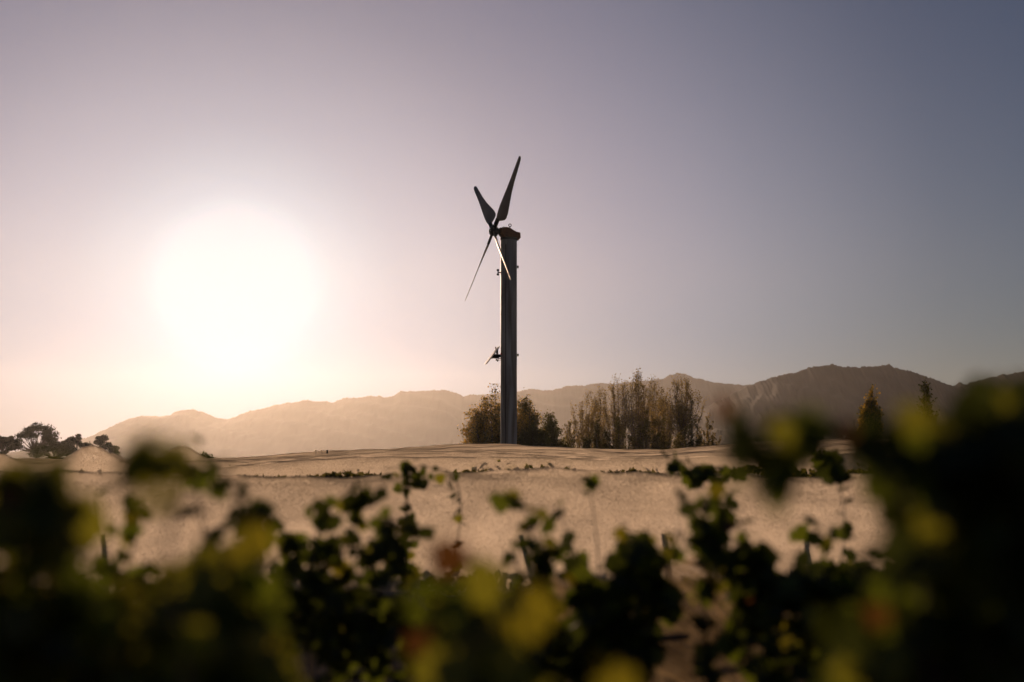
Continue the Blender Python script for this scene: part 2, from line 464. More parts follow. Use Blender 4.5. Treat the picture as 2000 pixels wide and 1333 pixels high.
def netted_row(k, y0, ordname):
    half = 9 + y0 * .5
    st = .10 if y0 < 18 else (.16 if y0 < 30 else .25)
    nxx = int(2 * half / st)
    root = empty('netted_vine_row', (0, y0, hgt(0, y0)), '', 'vine row', 'rows of vines under pale bird netting')
    root['label'] = ordname
    V = []
    nsub = 3 if y0 < 32 else 2
    prof = [(.02, .995), (0, 1.0), (-.08, .975), (-.18, .93), (-.30, .86), (-.42, .78), (-.53, .69), (-.63, .60), (-.72, .51), (-.82, .42), (-.93, .33), (-1.05, .26)]
    fine = []
    for a_, b_ in zip(prof[:-1], prof[1:]):
        for q_ in range(nsub):
            fine.append((a_[0] + (b_[0] - a_[0]) * q_ / nsub, a_[1] + (b_[1] - a_[1]) * q_ / nsub))
    prof = fine + [prof[-1]]
    for i in range(nxx + 1):
        x = -half + 2 * half * i / nxx
        zt = row_top(x, y0, k); zg = hgt(x, y0)
        for bx, bh, bw in BUMPS.get(k, []):
            zt += bh * math.exp(-((x - bx) / bw) ** 2)
        H = zt - zg
        for j, (dy, fz) in enumerate(prof):
            side = 1 - fz
            fold = .045 * side * math.sin(x * 13 + 6 * noise.noise((x * .6, k, 0)) + fz * 1.5) + .030 * side * math.sin(x * 29 + 9 * noise.noise((x * .5, k, 3)) - fz * 2) + .10 * noise.noise((x * .8, fz * 2.2, k * 5)) * (.25 + side)
            fold += .05 * noise.noise((x * 3.1, fz * 5, k * 9))
            zz = zg + H * fz + (.035 if y0 < 15 else .012) * noise.noise((x * 1.6, dy * 5, k)) + (.014 if y0 < 15 else .006) * noise.noise((x * 3.3, dy * 11 + fz * 6, k + 4)) + .004 * noise.noise((x * 8, dy * 22 + fz * 12, k + 9))
            if j == len(prof) - 1: zz += .10 * noise.noise((x * .7, 3, k)) + .04 * math.sin(x * 4)
            yy = y0 + (dy + (-fold if dy < 0 else fold)) * .9
            V.append((x, yy - y0, zz - root.location.z))
    m_ = len(prof)
    F = [(i * m_ + j, (i + 1) * m_ + j, (i + 1) * m_ + j + 1, i * m_ + j + 1) for i in range(nxx) for j in range(m_ - 1)]
    mesh_np('net', V, F, M['net'], root, smooth=True)
    r = np.random.default_rng(100 + k)
    dens = 420 if y0 < 15 else 60
    n = int(2 * half * dens)
    X = r.uniform(-half, half, n)
    cl = np.array([noise.noise((float(x) * 1.3, k * 2.2, 1)) for x in X])
    Z = r.uniform(.45, 1.30, n) + cl * .22
    Yy = r.normal(0, .17, n)
    G = np.array([hgt(float(x), y0) for x in X]) - root.location.z
    keep = (cl > -.28) | (Z < .8)
    if y0 < 15: keep = (cl > .05) & (Z < .62)
    P = np.stack([X, Yy, Z + G], 1)[keep]
    Vv, Ff = leaf_cloud(P, .065, k)
    f = mesh_np('foliage', Vv, Ff, M['leaf_olive'], root)
    f['kind'] = 'stuff'
    # trunks under the net, each its own
    x = -half + .4
    while x < half:
        o_ = link_mesh('trunk', TRUNK, root)
        o_.location = (x, 0, hgt(x, y0) - root.location.z); o_.rotation_euler = (0, 0, rng.uniform(0, 6.28))
        x += 1.3
    return root

ROWS_Y = [14.0] + [23.4 + 3.2 * i for i in range(8)]
LAB = {0: 'nearest row of vines under pale bird netting, its hanging side facing the camera',
       1: 'netted vine row just behind the dark bare row, with two peaked humps at the left'}
for i, y0 in enumerate(ROWS_Y):
    if i == 0: lb = LAB[0]
    elif i == 1: lb = LAB[1]
    elif i == len(ROWS_Y) - 1: lb = 'farthest netted vine row, on the crest in front of the wind machine'
    else: lb = 'netted vine row, %s one counted from the camera up the slope' % ORD[i]
    netted_row(i if i != 1 else 3, y0, lb)

# uncovered row added between them so the gap reads as a dark line
def open_row(y0):
    root = empty('vine_row', (0, y0, hgt(0, y0)), 'uncovered vine row added to darken the thin gap behind the nearest netting', 'vine row')
    r = np.random.default_rng(55)
    half = 15
    n = 15000
    X = r.uniform(-half, half, n)
    cl = np.array([noise.noise((float(x) * .9, 4.4, 1)) for x in X])
    top = 1.27 + .12 * cl
    Z = top - np.abs(r.normal(0, .25, n))
    Yy = r.normal(0, .2, n)
    G = np.array([hgt(float(x), y0) for x in X]) - root.location.z
    P = np.stack([X, Yy, Z + G], 1)
    Vv, Ff = leaf_cloud(P, .06, 5)
    f = mesh_np('foliage', Vv, Ff, M['shrub_leaf'], root); f['kind'] = 'stuff'
    for k in range(24):
        x = -half + 1.25 * k
        o_ = link_mesh('trunk', TRUNK, root)
        o_.location = (x, 0, hgt(x, y0) - root.location.z); o_.rotation_euler = (0, 0, rng.uniform(0, 6.28))
open_row(20.6)

# steel stakes above the net on the crest
for px, lb in ((617, 'left one of two steel stakes with a painted glint standing above the netting'), (628, 'right one of two steel stakes with a painted glint standing above the netting'),
               (639, 'dull steel stake beside the two bright ones above the netting')):
    p = at(px, 879, 38)
    zg = hgt(p.x, 38)
    mb = MB(); mb.tube([(0, 0, -.3), (-.02, 0, p.z - zg)], .024, 6)
    ob = mb.build('vineyard_stake', M['stake_glint'] if px < 635 else M['dark_metal']); ob.location = (p.x + .02, 38, zg)
    tag(ob, lb, 'stake', 'steel stakes on the crest')

# ------------------------------------------------------------------ wind machine
D = 52.0
PM = FPX / D
tp_ = at(993.7, 467, D)
zg = hgt(tp_.x, D)
wm = empty('wind_machine', (tp_.x, D, zg), 'tall frost fan with four blades on a round steel tower', 'wind machine')
H = tp_.z - zg
rad = 16.0 / PM
mb = MB()
prof = [(-.2, rad), (.05, rad)] + [(z, rad) for z in np.linspace(.3, H - .02, 40)] + [(H, rad * .995)]
mb.tube([(0, 0, z) for z, r_ in prof], [r_ for z, r_ in prof], 48)
# tower material: weathered steel with runs and welded seams
m, t, o = mat_new('tower_steel')
b = N(t, 'ShaderNodeBsdfPrincipled')
tc = N(t, 'ShaderNodeTexCoord'); mp = N(t, 'ShaderNodeMapping'); mp.inputs['Scale'].default_value = (2.4, 2.4, .22)
t.links.new(tc.outputs['Object'], mp.inputs['Vector'])
n1 = N(t, 'ShaderNodeTexNoise'); n1.inputs['Scale'].default_value = 1.6; n1.inputs['Detail'].default_value = 8; n1.inputs['Distortion'].default_value = 1.2
t.links.new(mp.outputs[0], n1.inputs['Vector'])
r1 = N(t, 'ShaderNodeValToRGB')
r1.color_ramp.elements[0].position = .38; r1.color_ramp.elements[1].position = .66
r1.color_ramp.elements[0].color = (.20, .17, .135, 1); r1.color_ramp.elements[1].color = (.46, .45, .40, 1)
t.links.new(n1.outputs['Fac'], r1.inputs[0]); t.links.new(r1.outputs[0], b.inputs['Base Color'])
b.inputs['Metallic'].default_value = .3
r2 = N(t, 'ShaderNodeMapRange'); r2.inputs['To Min'].default_value = .34; r2.inputs['To Max'].default_value = .62
t.links.new(n1.outputs['Fac'], r2.inputs['Value']); t.links.new(r2.outputs[0], b.inputs['Roughness'])
t.links.new(b.outputs[0], o.inputs[0])
tower = mb.build('tower', m, wm)
def z_of(py): return at(993.7, py, D).z - zg
for py in (479, 614, 760):
    q = MB(); z = z_of(py)
    q.tube([(0, 0, z - .018), (0, 0, z - .010), (0, 0, z + .010), (0, 0, z + .018)], [rad + .001, rad + .008, rad + .008, rad + .001], 48, False)
    q.build('weld_seam', m, tower)
for py in (522, 694):
    q = MB(); z = z_of(py)
    q.tube([(0, 0, z - .03), (0, 0, z - .03), (0, 0, z + .03), (0, 0, z + .03)], [rad, rad + .012, rad + .012, rad], 48, False)
    sp = q.build('strap', M['dark_metal'], wm)
    q = MB(); q.box((rad + .035, -.03, z), (.03, .035, .045)); q.tube([(rad + .04, -.08, z), (rad + .04, .05, z)], .014, 6)
    q.build('buckle', M['dark_metal'], sp)
# cable conduit down the tower
q = MB(); a = R(250)
q.tube([(math.cos(a) * (rad + .015), math.sin(a) * (rad + .015), z) for z in np.linspace(.1, H - .25, 12)], .017, 6)
q.build('cable_conduit', M['dark_metal'], wm)
# top collar
q = MB(); q.tube([(0, 0, H - .05), (0, 0, H - .04), (0, 0, H + .03), (0, 0, H + .04)], [rad, rad + .02, rad + .02, rad - .02], 48)
q.build('collar', M['dark_metal'], wm)
# line-of-sight frame at the hub
el = math.atan((HOR - 452) / FPX)
RX = Vector((1, 0, 0)); VX = Vector((0, -math.cos(el), -math.sin(el))); UX = Vector((0, -math.sin(el), math.cos(el)))
def los(v): return RX * v[0] + UX * v[1] + VX * v[2]
aL = Vector((.3256, .8314, .4535)).normalized()
bL = Vector((-.221, .535, -.82)); bL = (bL - aL * bL.dot(aL)).normalized()
nL = aL.cross(bL).normalized()
aW, bW, nW = los(aL), los(bL), los(nL)
ROT = 172.0 / FPX * (D - .45)
fH = Vector((nW.x, nW.y, 0)).normalized(); sH = Vector((0, 0, 1)).cross(fH).normalized()
# hub lies on the axis in front of the tower top
hubP = at(963.3, 452, D)
Ld = (tp_.x - hubP.x) / (-fH.x)
hub_w = at(963.3, 452, D + fH.y * Ld)
hub = hub_w - Vector(wm.location)
# gearbox profile (distance forward of tower axis, height)
PP = [(974.6, 448.6), (980, 446.8), (986.2, 445.2), (993.5, 446.3), (1001, 450.5), (1008.2, 453.6), (1016, 454.6), (1016.8, 464.8), (1009.8, 469.6), (993.5, 469.2), (985, 467.8), (981, 464.5), (975.5, 459.2)]
pro = [((994.5 - x) / (abs(fH.x) * PM) * .93, at(993.7, y, D).z - zg) for x, y in PP]
def slab(mb_, pro, w, chamfer=.06, off=0):
    n = len(pro)
    cx = sum(p[0] for p in pro) / n; cz = sum(p[1] for p in pro) / n
    rings = [(-w, .91), (-w + chamfer, 1.0), (w - chamfer, 1.0), (w, .91)]
    vs = []
    for s_, sc in rings:
        for L, z in pro:
            p = fH * (cx + (L - cx) * sc + off) + sH * s_ + Vector((0, 0, cz + (z - cz) * sc))
            vs.append(p)
    fs = []
    for r_ in range(3):
        for k in range(n):
            k2 = (k + 1) % n
            fs.append((r_ * n + k, r_ * n + k2, (r_ + 1) * n + k2, (r_ + 1) * n + k))
    fs.append(tuple(range(n - 1, -1, -1))); fs.append(tuple(range(3 * n, 4 * n)))
    mb_.add(vs, fs)
q = MB(); slab(q, pro, .21)
gb = q.build('gearbox', M['rust_paint'], wm, bevel=.012)
q = MB()
cx = sum(p[0] for p in pro) / len(pro); cz = sum(p[1] for p in pro) / len(pro)
big = [(cx + (L - cx) * 1.05, cz + (z - cz) * 1.10) for L, z in pro]
slab(q, big, .022, .005)
q.build('flange', M['dark_metal'], gb)
for k in range(len(big)):
    L0, z0 = big[k]; L1, z1 = big[(k + 1) % len(big)]
    dd = math.hypot(L1 - L0, z1 - z0)
    for j in range(max(1, int(dd / .14))):
        f_ = (j + .5) / max(1, int(dd / .14))
        L = L0 + (L1 - L0) * f_; z = z0 + (z1 - z0) * f_
        q = MB(); c0 = fH * L + Vector((0, 0, z))
        q.tube([c0 - sH * .045, c0 + sH * .045], .017, 6)
        q.build('bolt', M['dark_metal'], gb)
# lifting eye
ep = at(996, 443, D) - Vector(wm.location)
q = MB(); c0 = Vector((ep.x, 0, 0)); 
zc = at(996, 443.6, D).z - zg
ring = [Vector((ep.x + .05 * math.cos(u), 0, zc + .06 + .05 * math.sin(u))) for u in np.linspace(0, 2 * math.pi, 17)]
q.tube(ring, .016, 6, False); q.tube([(ep.x, 0, zc - .14), (ep.x, 0, zc + .01)], .02, 6)
q.build('lifting_eye', M['dark_metal'], gb)
# drive shaft from gearbox to hub
q = MB(); s0 = fH * (pro[0][0] - .08) + Vector((0, 0, (pro[0][1] + pro[-1][1]) / 2))
q.tube([s0, s0.lerp(hub, .35), hub], [.10, .075, .075], 16)
q.build('drive_shaft', M['dark_metal'], wm)
q = MB(); q.tube([hub - nW * .16, hub - nW * .15, hub - nW * .02, hub + nW * .0, hub + nW * .08, hub + nW * .13, hub + nW * .16], [.13, .17, .17, .185, .17, .11, .03], 24)
hb = q.build('hub', M['dark_metal'], wm)
for k in range(6):
    u = 2 * math.pi * k / 6; q = MB(); d_ = aW * math.cos(u) + bW * math.sin(u)
    q.tube([hub + d_ * .09 + nW * .08, hub + d_ * .09 + nW * .145], .018, 6); q.build('bolt', M['alu'], hb)
# blades: leading edge nearly straight, trailing edge swelling near the root
def blade(u, R_):
    t_ = nW.cross(u).normalized()
    sec = []
    #      span  lead   trail  beta  thick
    tab = [(.075, .055, .055, 36, .030), (.12, .055, .055, 35, .026), (.155, .060, .07, 34, .022), (.19, .085, .19, 33, .02), (.215, .10, .265, 32, .02), (.25, .11, .30, 31, .02),
           (.32, .12, .30, 29, .018), (.42, .115, .245, 27, .016), (.55, .10, .175, 25, .014), (.70, .085, .125, 23, .012), (.84, .08, .10, 22, .010),
           (.94, .072, .082, 21, .008), (.98, .062, .066, 21, .006), (.993, .042, .044, 21, .005), (1.0, .018, .018, 21, .003)]
    vs = []; K = 12
    for s_, le, trl, be, th in tab:
        le *= 1.12; trl *= 1.18
        c_ = t_ * math.cos(R(be)) + nW * math.sin(R(be))
        nn = u.cross(c_).normalized()
        ch = le + trl
        for k in range(K):
            a_ = 2 * math.pi * k / K
            xx = math.cos(a_)                     # +1 = leading edge
            off = (le - trl) / 2 + xx * ch / 2
            tt = math.sin(a_) * th * (1.0 + .55 * xx) 
            camber = .05 * ch * (1 - xx * xx)
            bend = .05 * R_ * 0.35 * s_ ** 2
            vs.append(hub + u * (s_ * R_) + c_ * off + nn * (tt + camber) + nW * bend)
    fs = []
    for i in range(len(tab) - 1):
        for k in range(K):
            k2 = (k + 1) % K
            fs.append((i * K + k, i * K + k2, (i + 1) * K + k2, (i + 1) * K + k))
    fs.append(tuple(range(K - 1, -1, -1))); m_ = (len(tab) - 1) * K; fs.append(tuple(range(m_, m_ + K)))
    q_ = MB(); q_.add(vs, fs)
    ob_ = q_.build('blade', M['blade'], wm)
    q_ = MB(); c_ = t_ * math.cos(R(35)) + nW * math.sin(R(35)); nn = u.cross(c_).normalized()
    Mx = Matrix((u, c_, nn)).transposed()
    q_.box(hub + u * (.10 * R_), (.075 * R_, .075, .036), Mx)
    q_.build('blade_clamp', M['dark_metal'], ob_, bevel=.01)
    return ob_
for u in (aW, bW, -aW, -bW):
    blade(u, ROT)
# upper antenna bracket
zb = z_of(533)
q = MB(); q.box((-rad - .045, -.05, zb), (.05, .02, .02)); q.box((-rad - .095, -.05, zb), (.018, .03, .11))
br = q.build('bracket', M['dark_metal'], wm, bevel=.004)
for dz in (-.075, .085):
    q = MB(); c0 = Vector((-rad - .10, -.06, zb + dz)); q.tube([c0 + Vector((-.045, 0, 0)), c0 + Vector((-.03, 0, 0)), c0 + Vector((.03, 0, 0)), c0 + Vector((.045, 0, 0))], [.025, .04, .04, .025], 12)
    q.build('knob', M['dark_metal'], br)
# solar panel on its bracket
def loc(px, py, dy=0): return at(px, py, D) - Vector(wm.location) + Vector((0, dy, 0))
p0, p1 = loc(974.4, 677.5), loc(948.5, 711.5)
ax = (p1 - p0).normalized(); nn = Vector((0, -1, 0)).cross(ax).normalized()
if nn.x > 0: nn = -nn
Mx = Matrix((ax, Vector((0, 1, 0)), nn)).transposed() @ Matrix.Rotation(R(7), 3, 'X')
L = (p1 - p0).length / 2
q = MB(); q.box((p0 + p1) / 2, (L, .30, .018), Mx)
sp = q.build('solar_panel', M['alu'], wm, bevel=.004)
q = MB(); q.box((p0 + p1) / 2 + (Mx @ Vector((0, 0, .0195))), (L - .025, .275, .002), Mx)
q.build('solar_cells', M['glass_black'], sp)
q = MB()
q.tube([loc(967.8, 678), loc(970.8, 694)], .022, 8)
q.tube([loc(971.5, 680), loc(972, 694)], .026, 8)
q.box(loc(977, 695.5), (.21, .045, .055))
q.box(loc(969, 697), (.10, .05, .07))
q.add([loc(967, 684, -.05), loc(958, 701, -.05), loc(968, 700, -.05), loc(967, 684, .05), loc(958, 701, .05), loc(968, 700, .05)],
      [(0, 1, 2), (5, 4, 3), (0, 3, 4, 1), (1, 4, 5, 2), (2, 5, 3, 0)])
q.tube([loc(972, 700), loc(988, 702)], .018, 6)
ab = q.build('panel_bracket', M['dark_metal'], wm, bevel=.004)
q = MB(); c0 = loc(979.5, 692, -.12)
q.tube([c0 - Vector((0, 0, .04)), c0 - Vector((0, 0, .035)), c0 + Vector((0, 0, .02)), c0 + Vector((0, 0, .04))], [.03, .04, .04, .02], 12)
q.build('red_lamp', M['red'], wm)
q = MB(); hubc = loc(973.8, 704)
q.tube([loc(973.8, 699), hubc], .012, 6)
cups = []
for u in (10, 130, 250):
    e_ = hubc + Vector((math.cos(R(u)) * .095, math.sin(R(u)) * .07, math.sin(R(u)) * .03))
    q.tube([hubc, e_], .007, 5)
    cups.append(e_)
an = q.build('anemometer', M['dark_metal'], wm)
for e_ in cups + [loc(969.3, 703.5)]:
    q = MB(); q.tube([e_ + Vector((-.028, 0, 0)), e_ + Vector((-.02, 0, 0)), e_, e_ + Vector((.02, 0, 0)), e_ + Vector((.028, 0, 0))], [.006, .024, .032, .024, .006], 10)
    q.build('cup', M['dark_metal'], an)

# ------------------------------------------------------------------ trees
def curve(p0, p1, sag, k=6, r=None):
    p0, p1 = Vector(p0), Vector(p1)
    out_ = []
    mid = (p0 + p1) / 2 + sag
    for i in range(k + 1):
        t_ = i / k
        out_.append(p0 * (1 - t_) ** 2 + mid * 2 * t_ * (1 - t_) + p1 * t_ ** 2)
    return out_

def upright_tree(name, px, d, top_py, width_px, label, cat, group, leafm, seed, stems=12, leaf_n=1500, leaf_size=.06, twigs=10, dense=1.0, base_py=None, trunk_frac=.18, fan=1.0, tr=.09, twig_leaf=.8, shape='poplar', kinds=None):
    r = random.Random(seed)
    P = at(px, top_py, d)
    zg_ = hgt(P.x, d)
    Ht = P.z - zg_; W = width_px * d / FPX / 2
    W *= 1.4 if shape == 'poplar' else 1.25
    root = empty(name, (P.x, d, zg_), label, cat, group)
    tb = MB(); br = MB(); th = Ht * trunk_frac
    tb.tube([(0, 0, -.1), (r.uniform(-.05, .05), 0, th * .5), (0, 0, th), (r.uniform(-.1, .1), r.uniform(-.1, .1), Ht * .6), (0, 0, Ht * .97)], [tr, tr * .8, tr * .65, tr * .3, .006], 7)
    tips = []
    sp_ = .42 if shape == 'poplar' else .75
    stems = int(stems * 1.7); twigs = int(twigs * 1.3)
    for s_ in range(stems):
        ang = 2 * math.pi * (s_ + r.uniform(-.3, .3)) / stems
        if shape == 'poplar':
            rr = W * r.uniform(.2, 1.05); top = Ht * (1 - .36 * (rr / W) ** 2) * r.uniform(.84, 1.0)
        else:
            rr = W * math.sqrt(r.uniform(.01, 1.0)); top = Ht * (1 - .62 * (rr / W) ** 2.2) * r.uniform(.80, 1.0)
        z0 = th * r.uniform(.3, 1.6) if shape == 'poplar' else th * r.uniform(.0, .9)
        e = Vector((math.cos(ang) * rr, math.sin(ang) * rr, top))
        b0 = Vector((0, 0, z0))
        sag = Vector((math.cos(ang), math.sin(ang), 0)) * rr * .32 * fan + Vector((0, 0, -.06 * Ht))
        pts = curve(b0, e, sag, 8)
        w0 = tr * r.uniform(.28, .5)
        br.tube(pts, [w0 * (1 - .85 * i / 8) + .004 for i in range(9)], 5, False)
        for k in range(twigs):
            t_ = r.uniform(.18, 1.0); i = min(7, int(t_ * 8)); p = pts[i].lerp(pts[i + 1], t_ * 8 - i)
            a2 = r.uniform(0, 2 * math.pi); ln = Ht * r.uniform(.05, .17) * (1.15 - .5 * t_)
            out_ = Vector((math.cos(a2) * sp_, math.sin(a2) * sp_, 1)).normalized()
            q_ = p + out_ * ln
            br.tube([p, p.lerp(q_, .5) + Vector((math.cos(a2), math.sin(a2), 0)) * ln * .08, q_], [.011, .008, .004], 3, False)
            tips.append((p, q_))
    for k in range(int(twigs * 1.5)):
        z = Ht * r.uniform(.45, .95); a2 = r.uniform(0, 6.28); ln = Ht * r.uniform(.04, .12)
        p = Vector((0, 0, z)); q_ = p + Vector((math.cos(a2) * .4, math.sin(a2) * .4, 1)).normalized() * ln
        br.tube([p, q_], [.010, .004], 3, False); tips.append((p, q_))
    tb.build('trunk', M['twig' if shape == 'poplar' else 'bark'], root)
    bo = br.build('branches', M['twig'], root); bo['kind'] = 'stuff'
    leaf_n = int(leaf_n * (1.9 if shape == 'poplar' else 2.4))
    leaf_size *= 1.25
    rn = np.random.default_rng(seed)
    idx = rn.integers(0, len(tips), leaf_n)
    A = np.array([tuple(a) for a, b in tips]); B = np.array([tuple(b) for a, b in tips])
    f = rn.uniform(0, 1.05, (leaf_n, 1))
    Pn = A[idx] * (1 - f) + B[idx] * f + rn.normal(0, .05 * dense, (leaf_n, 3))
    Pn[:, 2] = np.maximum(Pn[:, 2], .05)
    if isinstance(leafm, str): leafm = [(leafm, 1.0)]
    order = rn.permutation(leaf_n); s0 = 0
    for mn, fr in leafm:
        n_ = int(leaf_n * fr); sel = order[s0:s0 + n_]; s0 += n_
        V, F = leaf_cloud(Pn[sel], leaf_size, seed + 3)
        lf = mesh_np('crown', V, F, M[mn], root); lf['kind'] = 'stuff'
    return root

G1 = 'tall bare poplars beyond the netted rows'
upright_tree('poplar_tree', 1145, 120, 768, 62, 'leftmost poplar of the bare row, low and forking from the ground', 'tree', G1, 'poplar_leaf', 11, 12, 2600, .05, 14, dense=2.2)
upright_tree('poplar_tree', 1172, 126, 756, 46, 'slim bare poplar second from the left of the row', 'tree', G1, 'poplar_leaf', 12, 9, 1950, .05, 12, dense=2.2)
upright_tree('poplar_tree', 1207, 120, 732, 46, 'thin topped poplar left of the tallest one', 'tree', G1, 'poplar_leaf', 13, 10, 2080, .05, 13, dense=2.2)
upright_tree('poplar_tree', 1246, 118, 724, 68, 'tallest poplar of the row, its top high above the hills', 'tree', G1, 'poplar_leaf', 14, 14, 3380, .05, 15, dense=2.2)
upright_tree('poplar_tree', 1278, 124, 738, 44, 'narrow poplar right of the tallest one', 'tree', G1, 'poplar_leaf', 15, 10, 2340, .05, 13, dense=2.2)
upright_tree('poplar_tree', 1300, 126, 765, 36, 'short olive poplar between the two broad ones', 'tree', G1, 'poplar_leaf', 16, 9, 1950, .05, 12, dense=2.2)
upright_tree('poplar_tree', 1331, 118, 731, 72, 'broad poplar with a fanned crown and clear trunk at the right of the row', 'tree', G1, 'poplar_leaf', 17, 15, 3120, .05, 15, dense=2.2, trunk_frac=.3)
upright_tree('young_tree', 1382, 124, 812, 52, 'low scrubby tree at the right foot of the poplar row', 'tree', 'low scrub beside the poplars', [('poplar_leaf', .6), ('shrub_leaf', .4)], 18, 12, 2200, .055, 10, shape='bush')
upright_tree('young_tree', 1112, 118, 822, 44, 'low scrubby tree at the left foot of the poplar row', 'tree', 'low scrub beside the poplars', [('poplar_leaf', .7), ('shrub_leaf', .3)], 19, 11, 1600, .055, 10, shape='bush')
for i, px in enumerate((1165, 1205, 1262, 1296, 1350)):
    upright_tree('scrub_bush', px, 114, 818 - (i % 3) * 9, 58, ['dark scrub at the foot of the second poplar', 'dark scrub under the thin topped poplar', 'dark scrub at the foot of the tallest poplar', 'dark scrub between the two broad poplars', 'dark scrub under the broad fanned poplar'][i],
                 'bush', 'undergrowth below the poplars', [('shrub_leaf', .7), ('poplar_leaf', .3)], 30 + i, 9, 1700, .06, 8, shape='bush', dense=1.6)
upright_tree('golden_willow', 968, 88, 758, 122, 'broad shrubby willow with yellow autumn leaves behind the tower', 'tree', None, [('gold_leaf', .62), ('shrub_leaf', .38)], 41, 36, 14000, .055, 20, shape='bush', fan=1.3, dense=3.2, trunk_frac=.1)
upright_tree('willow_shrub', 1026, 90, 770, 74, 'olive willow shrub with upright shoots right of the tower', 'tree', None, [('shrub_leaf', .7), ('gold_leaf', .3)], 42, 24, 9000, .055, 16, shape='bush', fan=1.2, dense=3, trunk_frac=.1)
upright_tree('dark_shrub', 1075, 94, 806, 62, 'small dense dark shrub between the willow and the poplars', 'bush', None, [('shrub_leaf', 1.0)], 43, 20, 6500, .055, 12, shape='bush', fan=1.4, dense=2.2, trunk_frac=.1)
upright_tree('dark_shrub', 1040, 86, 832, 100, 'low dark shrub filling the foot of the willow', 'bush', None, [('shrub_leaf', 1.0)], 44, 22, 7500, .06, 12, shape='bush', fan=1.4, dense=2.5, trunk_frac=.1)
upright_tree('low_bush', 402, 62, 884, 34, 'small dark bush on the field edge under the left hills', 'bush', None, [('leaf_dark', 1.0)], 45, 14, 2200, .06, 8, shape='bush', fan=1.4, dense=1.4, trunk_frac=.1)
upright_tree('autumn_tree', 1700, 100, 757, 36, 'small tree with glowing orange leaves in front of the dark hills', 'tree', None, [('gold_leaf', .55), ('shrub_leaf', .45)], 46, 16, 4200, .07, 12, shape='poplar', fan=1.0, dense=1.6)
upright_tree('spindly_tree', 1808, 108, 735, 30, 'thin dark treetop right of the orange tree', 'tree', None, [('leaf_dark', .8), ('shrub_leaf', .2)], 47, 12, 2200, .07, 10, shape='bush', dense=1.2)

def dome_tree(px, top_py, w_px, d, label, seed, n_cl=26, leaves=260):
    r = random.Random(seed)
    P = at(px, top_py, d); zg_ = hgt(P.x, d); Ht = P.z - zg_; W = w_px * d / FPX / 2
    root = empty('spreading_tree', (P.x, d, zg_), label, 'tree', 'dark spreading trees on the left skyline')
    tb = MB(); br = MB()
    tb.tube([(0, 0, -.2), (.15, 0, Ht * .18), (-.1, 0, Ht * .38)], [.42, .34, .28], 8)
    pts = []
    for k in range(n_cl):
        a = r.uniform(0, 6.283); q_ = math.sqrt(r.uniform(.02, 1))
        x, y = math.cos(a) * W * q_ * .9, math.sin(a) * W * q_ * .9
        z = Ht * (.94 - .42 * q_ ** 2.0) - r.uniform(0, .16) * Ht
        c = Vector((x, y, z)); rad_ = W * r.uniform(.13, .26)
        path = curve((-.1, 0, Ht * .36), c, Vector((x * .1, y * .1, -.08 * Ht)), 5)
        br.tube(path, [.16, .13, .10, .07, .05, .03], 5, False)
        for j in range(5):
            e = c + Vector((r.gauss(0, 1), r.gauss(0, 1), r.gauss(0, .6))) * rad_ * .7
            br.tube([path[4], e], [.04, .015], 3, False)
        pts.append((c, rad_))
    tb.build('trunk', M['bark'], root)
    b_ = br.build('branches', M['bark'], root); b_['kind'] = 'stuff'
    rn = np.random.default_rng(seed); PP_ = []
    for c, rad_ in pts:
        n = leaves
        v = rn.normal(size=(n, 3)); v /= np.linalg.norm(v, axis=1)[:, None]
        v *= (rn.uniform(.35, 1, (n, 1)) ** .6) * rad_ * (1 + .25 * rn.normal(size=(n, 1))); v[:, 2] *= .62
        PP_.append(v + np.array(c))
    V, F = leaf_cloud(np.concatenate(PP_), .17, seed)
    c_ = mesh_np('crown', V, F, M['pine_leaf'], root); c_['kind'] = 'stuff'
dome_tree(72, 823, 106, 260, 'broad see-through tree with a domed crown on the left skyline', 61, 30, 190)
dome_tree(8, 842, 60, 250, 'dense tree cut by the left edge of the view', 62, 18, 330)
dome_tree(-22, 830, 60, 255, 'darker tree at the far left behind the dense one', 66, 16, 330)
dome_tree(150, 841, 54, 265, 'dense rounded tree right of the broad see-through one', 63, 18, 330)
dome_tree(198, 845, 70, 270, 'low flat topped tree at the right end of the left group', 64, 20, 260)
dome_tree(110, 862, 110, 255, 'low dark tree filling the gap under the left group', 65, 22, 300)

# ------------------------------------------------------------------ dry grass between the rows
r = np.random.default_rng(3)
n = 26000
X = r.uniform(-7, 7, n); Y = r.uniform(5.8, 13.4, n)
keep = np.array([noise.noise((float(x) * .8, float(y) * .8, 8)) for x, y in zip(X, Y)]) + r.normal(0, .18, n) > -.08
X, Y = X[keep], Y[keep]; n = len(X)
Z = np.array([hgt(float(x), float(y)) for x, y in zip(X, Y)]) - .01
hh = r.uniform(.05, .17, n); ww = r.uniform(.003, .006, n); a = r.uniform(0, 2 * np.pi, n)
lx, ly = r.normal(0, .05, n), r.normal(0, .05, n)
V = np.empty((n, 4, 3))
for k, (s_, tz, sh) in enumerate(((-1, 0, 0), (1, 0, 0), (.3, 1, 1), (-.3, 1, 1))):
    V[:, k, 0] = X + np.cos(a) * ww * s_ + lx * sh; V[:, k, 1] = Y + np.sin(a) * ww * s_ + ly * sh; V[:, k, 2] = Z + hh * tz
M['grass'] = mat_leaf('dry_grass', (.30, .22, .12), (.50, .36, .19), .5, scale=2)
g = mesh_np('dry_grass', V.reshape(-1, 3), np.arange(n * 4).reshape(n, 4), M['grass'])
tag(g, 'short dry straw coloured grass on the ground between the vines', 'grass', kind='stuff')

